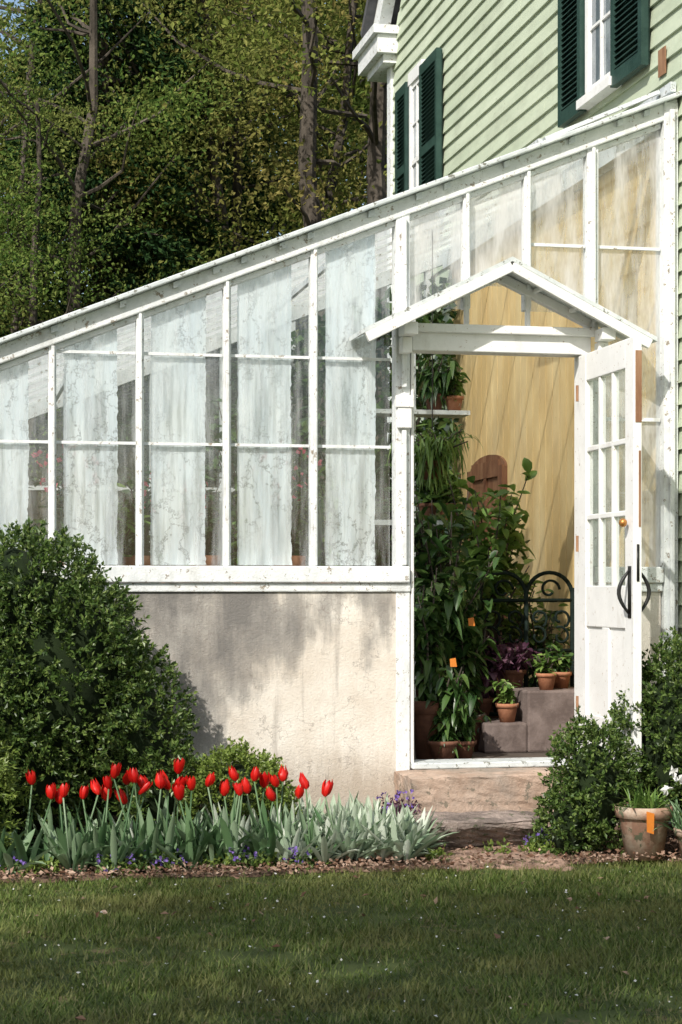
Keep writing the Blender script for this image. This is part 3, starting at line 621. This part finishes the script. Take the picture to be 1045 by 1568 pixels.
E = empty('white_narcissus', (3.2, 7.85, 0)); pot('pot', (3.23, 7.8, .01), .1, .15, M['terrad'], E)
multi_ros('blades', [(3.2 + R.normal(0, .03), 7.82 + R.normal(0, .03), .15) for _ in range(7)], 10, (.14, .26), (.008, .014), L['tulipleaf'], E, lean=(.1, 1.0), droop=(.1, .6))
P = []
for c in ((3.12, 7.8, .41), (3.16, 7.84, .37), (3.2, 7.8, .42), (3.1, 7.83, .33), (3.23, 7.8, .36)): P += [np.array(c)] * 7
P = np.array(P); V, F = diamonds(P, nrm(rdir(len(P)) * [1, .6, 1]), .032, .024); mkobj('flowers', V, F, L['whitefl'], E)

# interior plants
def pplant(c, r, h, H, rad, nst, nl, Ll, Wl, mat, potmat='terradk', nm='potted_plant', fl=None, **kw):
    E = empty(nm, c); pot('pot', c, r, h, M[potmat], E); b = (c[0], c[1], c[2] + h * .85)
    leafy(E, b, H, rad, nst, nl, Ll, Wl, L[mat], **kw)
    if fl:
        n = 50; P = np.array(b) + [0, 0, H * .8] + rdir(n) * [rad, rad, H * .25]; V, F = diamonds(P, rdir(n), .03, .03); mkobj('flowers', V, F, L[fl], E)
    return E
pplant((3.02, 10.35, .34), .16, .28, 1.35, .36, 20, 30, .1, .06, 'houseb', nm='potted_hibiscus', low=.45, droop=.5)
pplant((2.6, 9.75, .34), .13, .25, 1.2, .3, 20, 36, .09, .05, 'house', nm='potted_citrus', low=.05, droop=.5)
pplant((2.42, 9.4, .34), .1, .3, .75, .2, 14, 30, .09, .045, 'house', nm='potted_fern', low=.02, droop=.7)
pplant((2.72, 9.78, .34), .11, .2, .8, .22, 18, 30, .09, .045, 'house', nm='potted_fig', low=.02, droop=.6)
pplant((2.47, 9.3, .34), .08, .1, .4, .16, 14, 24, .07, .035, 'house', nm='potted_ivy', low=.02, droop=.8)
pplant((2.6, 9.4, .34), .07, .09, .25, .13, 14, 22, .05, .03, 'house', nm='potted_ivy', low=.02, droop=.8)
pplant((3.3, 10.8, .34), .15, .3, .7, .35, 14, 30, .09, .04, 'houseb', nm='potted_laurel')
pplant((2.75, 10.9, .34), .2, .35, 1.2, .45, 22, 34, .1, .05, 'house', nm='potted_fig')
pplant((2.0, 12.2, .34), .2, .35, 1.9, .6, 20, 30, .12, .05, 'house', nm='potted_fig')
pplant((3.0, 12.7, .34), .2, .35, 1.6, .35, 18, 40, .12, .05, 'house', nm='potted_laurel')
E = empty('climbing_vine', (3.1, 13.05, .34)); mb = MB(); n = 5200
for i in range(9):
    x0 = 2.3 + i * .14; mb.tube([(x0, 13.05, .34), (x0 + R.normal(0, .1), 13.03, 1.5), (x0 + R.normal(0, .15), 13.0, 2.5), (x0 + R.normal(0, .2), 12.95, 3.2)], [.012, .01, .008, .004], 5)
mb.build('stems', M['bark'], E)
P = np.stack([R.uniform(2.2, 3.52, n), 13.02 + R.normal(0, .09, n), R.uniform(.5, 3.4, n)], 1); P = P[(P[:, 2] < zr(P[:, 0]) - .2) & (P[:, 1] < 13.2)]
V, F = diamonds(P, nrm(rdir(len(P)) + [0, -.4, -.3]), R.uniform(.06, .11, len(P)), R.uniform(.04, .07, len(P))); mkobj('leaves', V, F, L['house'], E)
E = empty('hanging_plant', (2.62, 10.1, 1.95)); pot('pot', (2.62, 10.1, 1.82), .08, .1, M['terradk'], E)
leafy(E, (2.62, 10.1, 1.89), .2, .26, 24, 28, .08, .014, L['houseb'], droop=1.2)
MB().tube([(2.62, 10.1, 3.2), (2.62, 10.1, 1.88)], .003).build('wire', M['black'], E)
# plant shelf with pots, left of the doorway view
SH = empty('plant_shelf', (2.6, 10.6, .34))
MB().box(2.62, 2.65, 10.6, 10.63, .34, 3.0).box(2.35, 2.95, 10.5, 10.72, 1.58, 1.61).box(2.35, 2.95, 10.5, 10.72, 2.22, 2.245).box(2.36, 2.38, 10.6, 10.62, .34, 2.22).build('shelf_frame', M['cap'], SH)
pplant((2.72, 10.6, 1.61), .06, .1, .28, .14, 12, 20, .07, .035, 'house')
pplant((2.85, 10.62, 1.61), .06, .1, .22, .12, 12, 18, .06, .03, 'houseb', 'terra')
pplant((2.76, 10.6, 2.245), .06, .1, .24, .14, 12, 20, .07, .03, 'house', nm='potted_ivy', droop=1.2)
pplant((2.88, 10.6, 2.245), .055, .09, .18, .1, 10, 16, .05, .03, 'houseb', 'terra')
mb = MB(); mb.box(2.78, 3.02, 9.62, 10.0, .34, .5); mb.box(3.021, 3.4, 9.62, 10.0, .34, .67); mb.build('masonry_plinth', M['block'], None, bevel=.012)
pplant((2.93, 9.7, .5), .06, .1, .16, .12, 8, 14, .05, .025, 'houseb', 'terra')
pplant((2.82, 9.9, .5), .09, .12, .28, .2, 20, 30, .07, .05, 'purple', nm='potted_coleus', droop=.7)
pplant((3.15, 9.7, .67), .055, .09, .14, .1, 8, 14, .05, .025, 'houseb', 'terra')
pplant((3.03, 9.95, .67), .08, .1, .2, .16, 14, 24, .06, .04, 'purple', nm='potted_coleus', droop=.7)
pplant((3.28, 9.85, .67), .06, .09, .16, .1, 12, 18, .05, .03, 'house', 'terra')
pplant((3.3, 10.3, .34), .12, .3, .55, .22, 14, 24, .07, .035, 'house', nm='potted_laurel')
for c in ((2.66, 9.5, 1.02), (2.48, 9.2, .82)): mkobj('plant_tag', [(c[0], c[1], c[2]), (c[0] + .035, c[1], c[2]), (c[0] + .03, c[1] + .01, c[2] + .045), (c[0], c[1] + .01, c[2] + .04)], [(0, 1, 2, 3)], L['orange'])
mb = MB(); yi = 10.05
def arc(cx, cz, r, a0, a1, n=14, sp=0): return [(cx + (r - sp * k / n) * math.cos(a0 + (a1 - a0) * k / n), yi, cz + (r - sp * k / n) * math.sin(a0 + (a1 - a0) * k / n)) for k in range(n + 1)]
for x in (2.93, 3.2, 3.47): mb.tube([(x, yi, .34), (x, yi, 1.2)], .014)
mb.tube(arc(3.065, 1.15, .135, math.pi, 0), .012); mb.tube(arc(3.335, 1.15, .135, math.pi, 0), .012)
for z in (.85, 1.13): mb.tube([(2.93, yi, z), (3.47, yi, z)], .012)
for cx in (3.0, 3.13, 3.27, 3.4):
    mb.tube(arc(cx, 1.03, .055, -1, 4.5, 18, .035), .008); mb.tube(arc(cx, .93, .055, 2, -3.6, 18, .035), .008)
for cx in (3.065, 3.335): mb.tube(arc(cx, 1.19, .06, 0, 5.5, 18, .035), .008)
for k in range(9): x = 2.96 + k * .06; mb.tube([(x, yi, .5), (x, yi, .85)], .007)
mb.tube([(2.93, yi, .5), (3.47, yi, .5)], .012)
for x in (2.93, 3.47): mb.tube([(x, yi, .8), (x, yi + .4, .8), (x, yi + .42, .34)], .012)
mb.V = [(x - .06, y - .02, z + .02) for x, y, z in mb.V]
mb.build('wrought_iron_bench', M['iron'], None, True)
mb = MB(); mb.box(-1.3, 1.9, 9.2, 9.85, .98, 1.02)
for x in (-1.2, -.1, .9, 1.8):
    for y in (9.25, 9.8): mb.box(x, x + .05, y, y + .05, .34, .98)
mb.build('potting_bench', M['benchwood'])
x = -1.1; i = 0
while x < 2.0:
    pplant((x, 9.22 + R.uniform(0, .2), 1.02), .08, .36 if i % 2 == 1 else .24, R.uniform(.35, .7), .17, 9, 22, .07, .035, 'house' if i % 2 else 'houseb', 'terra', fl='pink' if i % 3 == 0 else None); x += R.uniform(.14, .22); i += 1
for x, y in ((-.6, 11), (.4, 11.3), (1.2, 11), (1.9, 10.6), (1.6, 12.3), (.2, 12.6), (-.4, 12.8), (.9, 12.4)): pplant((x, y, .34), .18, .3, R.uniform(1.0, 1.5), .5, 18, 30, .12, .05, 'house', nm='potted_palm')

# ------------------------------------------------------------------ trees
def tree_meshes(seed, H, cr, nclump, nleaf, Ll, Wl, crown0=.3, lean=0, forks=1, spread=.55, thick=1.0):
    rr = np.random.default_rng(seed); mb = MB(); C = []
    for f in range(forks):
        a = f * 2.6 + seed; sp = (0 if forks == 1 else 1.3)
        trunk = [np.array([0, 0, -.1])]
        for i in range(1, 9): trunk.append(np.array([lean * i / 8 + sp * math.cos(a) * (i / 8) ** .8 + rr.normal(0, .1), sp * math.sin(a) * (i / 8) ** .8 + rr.normal(0, .1), H * .92 * i / 8]))
        r0 = H * .017 / (forks ** .4) * thick; mb.tube(trunk, [r0 * (1.15 - i / 8.5) + .012 for i in range(9)], 8)
        for j in range(nclump // forks):
            t = crown0 + (1 - crown0) * rr.uniform(0, 1) ** .85; i0 = min(7, int(t * 8)); p0 = trunk[i0] + (trunk[i0 + 1] - trunk[i0]) * (t * 8 - i0)
            az = rr.uniform(0, 6.28); rad = cr * (math.sin(math.pi * min(1, .15 + (t - crown0) / (1 - crown0) * .85)) ** .6) * rr.uniform(.25, 1)
            q = p0 + [rad * math.cos(az), rad * math.sin(az), rad * rr.uniform(.15, .8)]; m = (p0 + q) / 2 + [0, 0, -rad * .08] + rr.normal(0, .1, 3)
            if j % 2 == 0: mb.tube([p0, (p0 + m) / 2 + rr.normal(0, .04, 3), m, (m + q) / 2 + rr.normal(0, .06, 3), q], [r0 * .32 * (1.1 - t * .7), r0 * .24, r0 * .17, .018, .008], 5)
            C.append(q); C.append((m + q) / 2 if j % 2 else q + rr.normal(0, .4, 3))
    C = np.array(C); per = nleaf // len(C); n = len(C) * per
    sz = rr.uniform(.6, 1.3, (len(C), 1, 1)); P = C[:, None, :] + rr.normal(size=(len(C), per, 3)) * np.array([spread, spread, spread * .45]) * sz
    P = P.reshape(-1, 3); D = rr.normal(size=(n, 3)); D[:, 2] -= .2; D = nrm(D)
    V, F = diamonds(P, D, rr.uniform(.6, 1.3, n) * Ll, rr.uniform(.6, 1.3, n) * Wl)
    def m_(nm, V, F, mat):
        me = bpy.data.meshes.new(nm); me.from_pydata([tuple(v) for v in V], [], [tuple(f) for f in F]); me.materials.append(mat); me.update(); return me
    return m_('trunk', mb.V, mb.F, M['bark']), lambda mat, nm='crown': m_(nm, V.tolist(), F.tolist(), mat)
def spruce_meshes(seed, H, cr, Ll, Wl):
    rr = np.random.default_rng(seed); mb = MB(); mb.tube([(0, 0, -.1), (0, 0, H)], [H * .016, .02], 8); P = []; D = []
    z = .8
    while z < H - .2:
        t = z / H
        for k in range(8):
            az = rr.uniform(0, 6.28); ln = cr * (1 - t) ** .8 * rr.uniform(.75, 1.1) + .15; n = int(30 + 150 * ln)
            s = rr.uniform(0.1, 1, n) ** .7; wd = .32 * (1 - s * .6) * ln * .6
            d = np.array([math.cos(az), math.sin(az), 0]); pr = np.array([-math.sin(az), math.cos(az), 0])
            p = np.array([0, 0, z]) + d * (ln * s)[:, None] + pr * (rr.normal(0, 1, n) * wd)[:, None]; p[:, 2] += -.25 * ln * s ** 1.5 + rr.normal(0, .05, n) - abs(rr.normal(0, .12, n)) * s
            P.append(p); D.append(nrm(d * 1.0 + rr.normal(0, .5, (n, 3)) + [0, 0, -.3]))
            if k % 2 == 0: mb.tube([(0, 0, z), (d[0] * ln * .9, d[1] * ln * .9, z - .2 * ln)], [.03, .008], 4)
        z += .3
    P = np.concatenate(P); D = np.concatenate(D); V, F = diamonds(P, D, rr.uniform(.7, 1.2, len(P)) * Ll, Wl)
    a = bpy.data.meshes.new('trunk'); a.from_pydata(mb.V, [], mb.F); a.materials.append(M['bark'])
    b = bpy.data.meshes.new('crown'); b.from_pydata(V.tolist(), [], F.tolist()); b.materials.append(L['treeC']); return a, b
def place(name, tm, cm, x, y, s=1, rot=0):
    E = empty(name, (x, y, 0)); E.rotation_euler = (0, 0, rot); E.scale = (s, s, s)
    for nm, me in (('trunk', tm), ('crown', cm)):
        o = bpy.data.objects.new(nm, me); COL.objects.link(o); o.parent = E
    return E
tA, cA = tree_meshes(11, 13, 3.6, 110, 38000, .12, .07, .18, spread=.5); cA1 = cA(L['treeA'])
tB, cB = tree_meshes(23, 12, 3.2, 80, 20000, .075, .045, .35, forks=3, lean=.6, spread=.4, thick=.95); cB1 = cB(L['treeB']); cB2 = cB(L['treeD'])
tC, cC = spruce_meshes(5, 12, 2.4, .15, .035)
tD, cD = tree_meshes(31, 12, 3.2, 80, 13000, .13, .08, .42, spread=.42); cD1 = cD(L['treeA'])
place('deciduous_tree', tB, cB1, 4.1, 19.5, 1.0, .4)
place('deciduous_tree', tB, cB1, 2.4, 22.5, 1.0, 3.4)
place('deciduous_tree', tB, cB1, 3.6, 22.0, .8, 5.2)
place('spruce_tree', tC, cC, 1.7, 21.5, .95, 1)
place('spruce_tree', tC, cC, 3.4, 26, 1.1, 2)
place('spruce_tree', tC, cC, -2.6, 23, 1.05, 3)
place('deciduous_tree', tA, cA1, .2, 25.5, .68, .3)
place('deciduous_tree', tA, cA1, 6.2, 27, .95, 2.3)
place('deciduous_tree', tB, cB2, .55, 19.2, .55, 2.9)
place('deciduous_tree', tB, cB2, .9, 20.5, .75, 4.9)
place('deciduous_tree', tA, cA1, 2.9, 30.5, .82, 4.3)
place('deciduous_tree', tA, cA1, -3.5, 29, 1, 1.3)
place('deciduous_tree', tB, cB2, -5.5, 24, .9, 5)
place('spruce_tree', tC, cC, -7.5, 28, 1.1, 3)
place('deciduous_tree', tA, cA1, 11.5, 30, 1.1, 3)
place('deciduous_tree', tB, cB2, -1.6, 20, .6, 1)
for i, (x, y) in enumerate([(-12, 30), (-8, 34), (6.5, 34), (13, 34), (18, 30)]):
    place('woodland_tree', tA, cA1, x, y, 1.05, i * 1.7)
# shade trees beside and behind the camera: their dappled shade falls on the lawn
place('shade_tree', tD, cD1, -4.0, -1.2, .75, .6)
place('shade_tree', tD, cD1, -1.5, -1.7, .72, 2.6)

# ------------------------------------------------------------------ light, world, camera
S = Vector((-.58, -.74, .78)).normalized()
sun = bpy.data.lights.new('sun', 'SUN'); sun.energy = 5.0; sun.angle = math.radians(.6); sun.color = (1, .95, .87)
so = bpy.data.objects.new('sun', sun); COL.objects.link(so); so.rotation_euler = (-S).to_track_quat('-Z', 'Y').to_euler(); so.location = (-6, -6, 12)
w = bpy.data.worlds.new('World'); scene.world = w; w.use_nodes = True; nt = w.node_tree
bg = nt.nodes['Background']; sky = nt.nodes.new('ShaderNodeTexSky'); sky.sky_type = 'NISHITA'; sky.sun_disc = False
sky.sun_elevation = math.asin(S.z); sky.sun_rotation = math.atan2(S.x, S.y); sky.air_density = 1.2; sky.dust_density = 2
nt.links.new(sky.outputs[0], bg.inputs[0]); bg.inputs[1].default_value = .15
cam = bpy.data.cameras.new('camera'); co = bpy.data.objects.new('camera', cam); COL.objects.link(co); scene.camera = co
co.location = (0, 0, 1.22); co.rotation_euler = (math.radians(90), 0, -math.radians(11.76))
cam.sensor_fit = 'VERTICAL'; cam.sensor_height = 24; cam.lens = 44.08; cam.shift_y = .074; cam.clip_end = 1000; cam.clip_start = .1
scene.view_settings.view_transform = 'Standard'; scene.view_settings.look = 'None'; scene.view_settings.exposure = 0
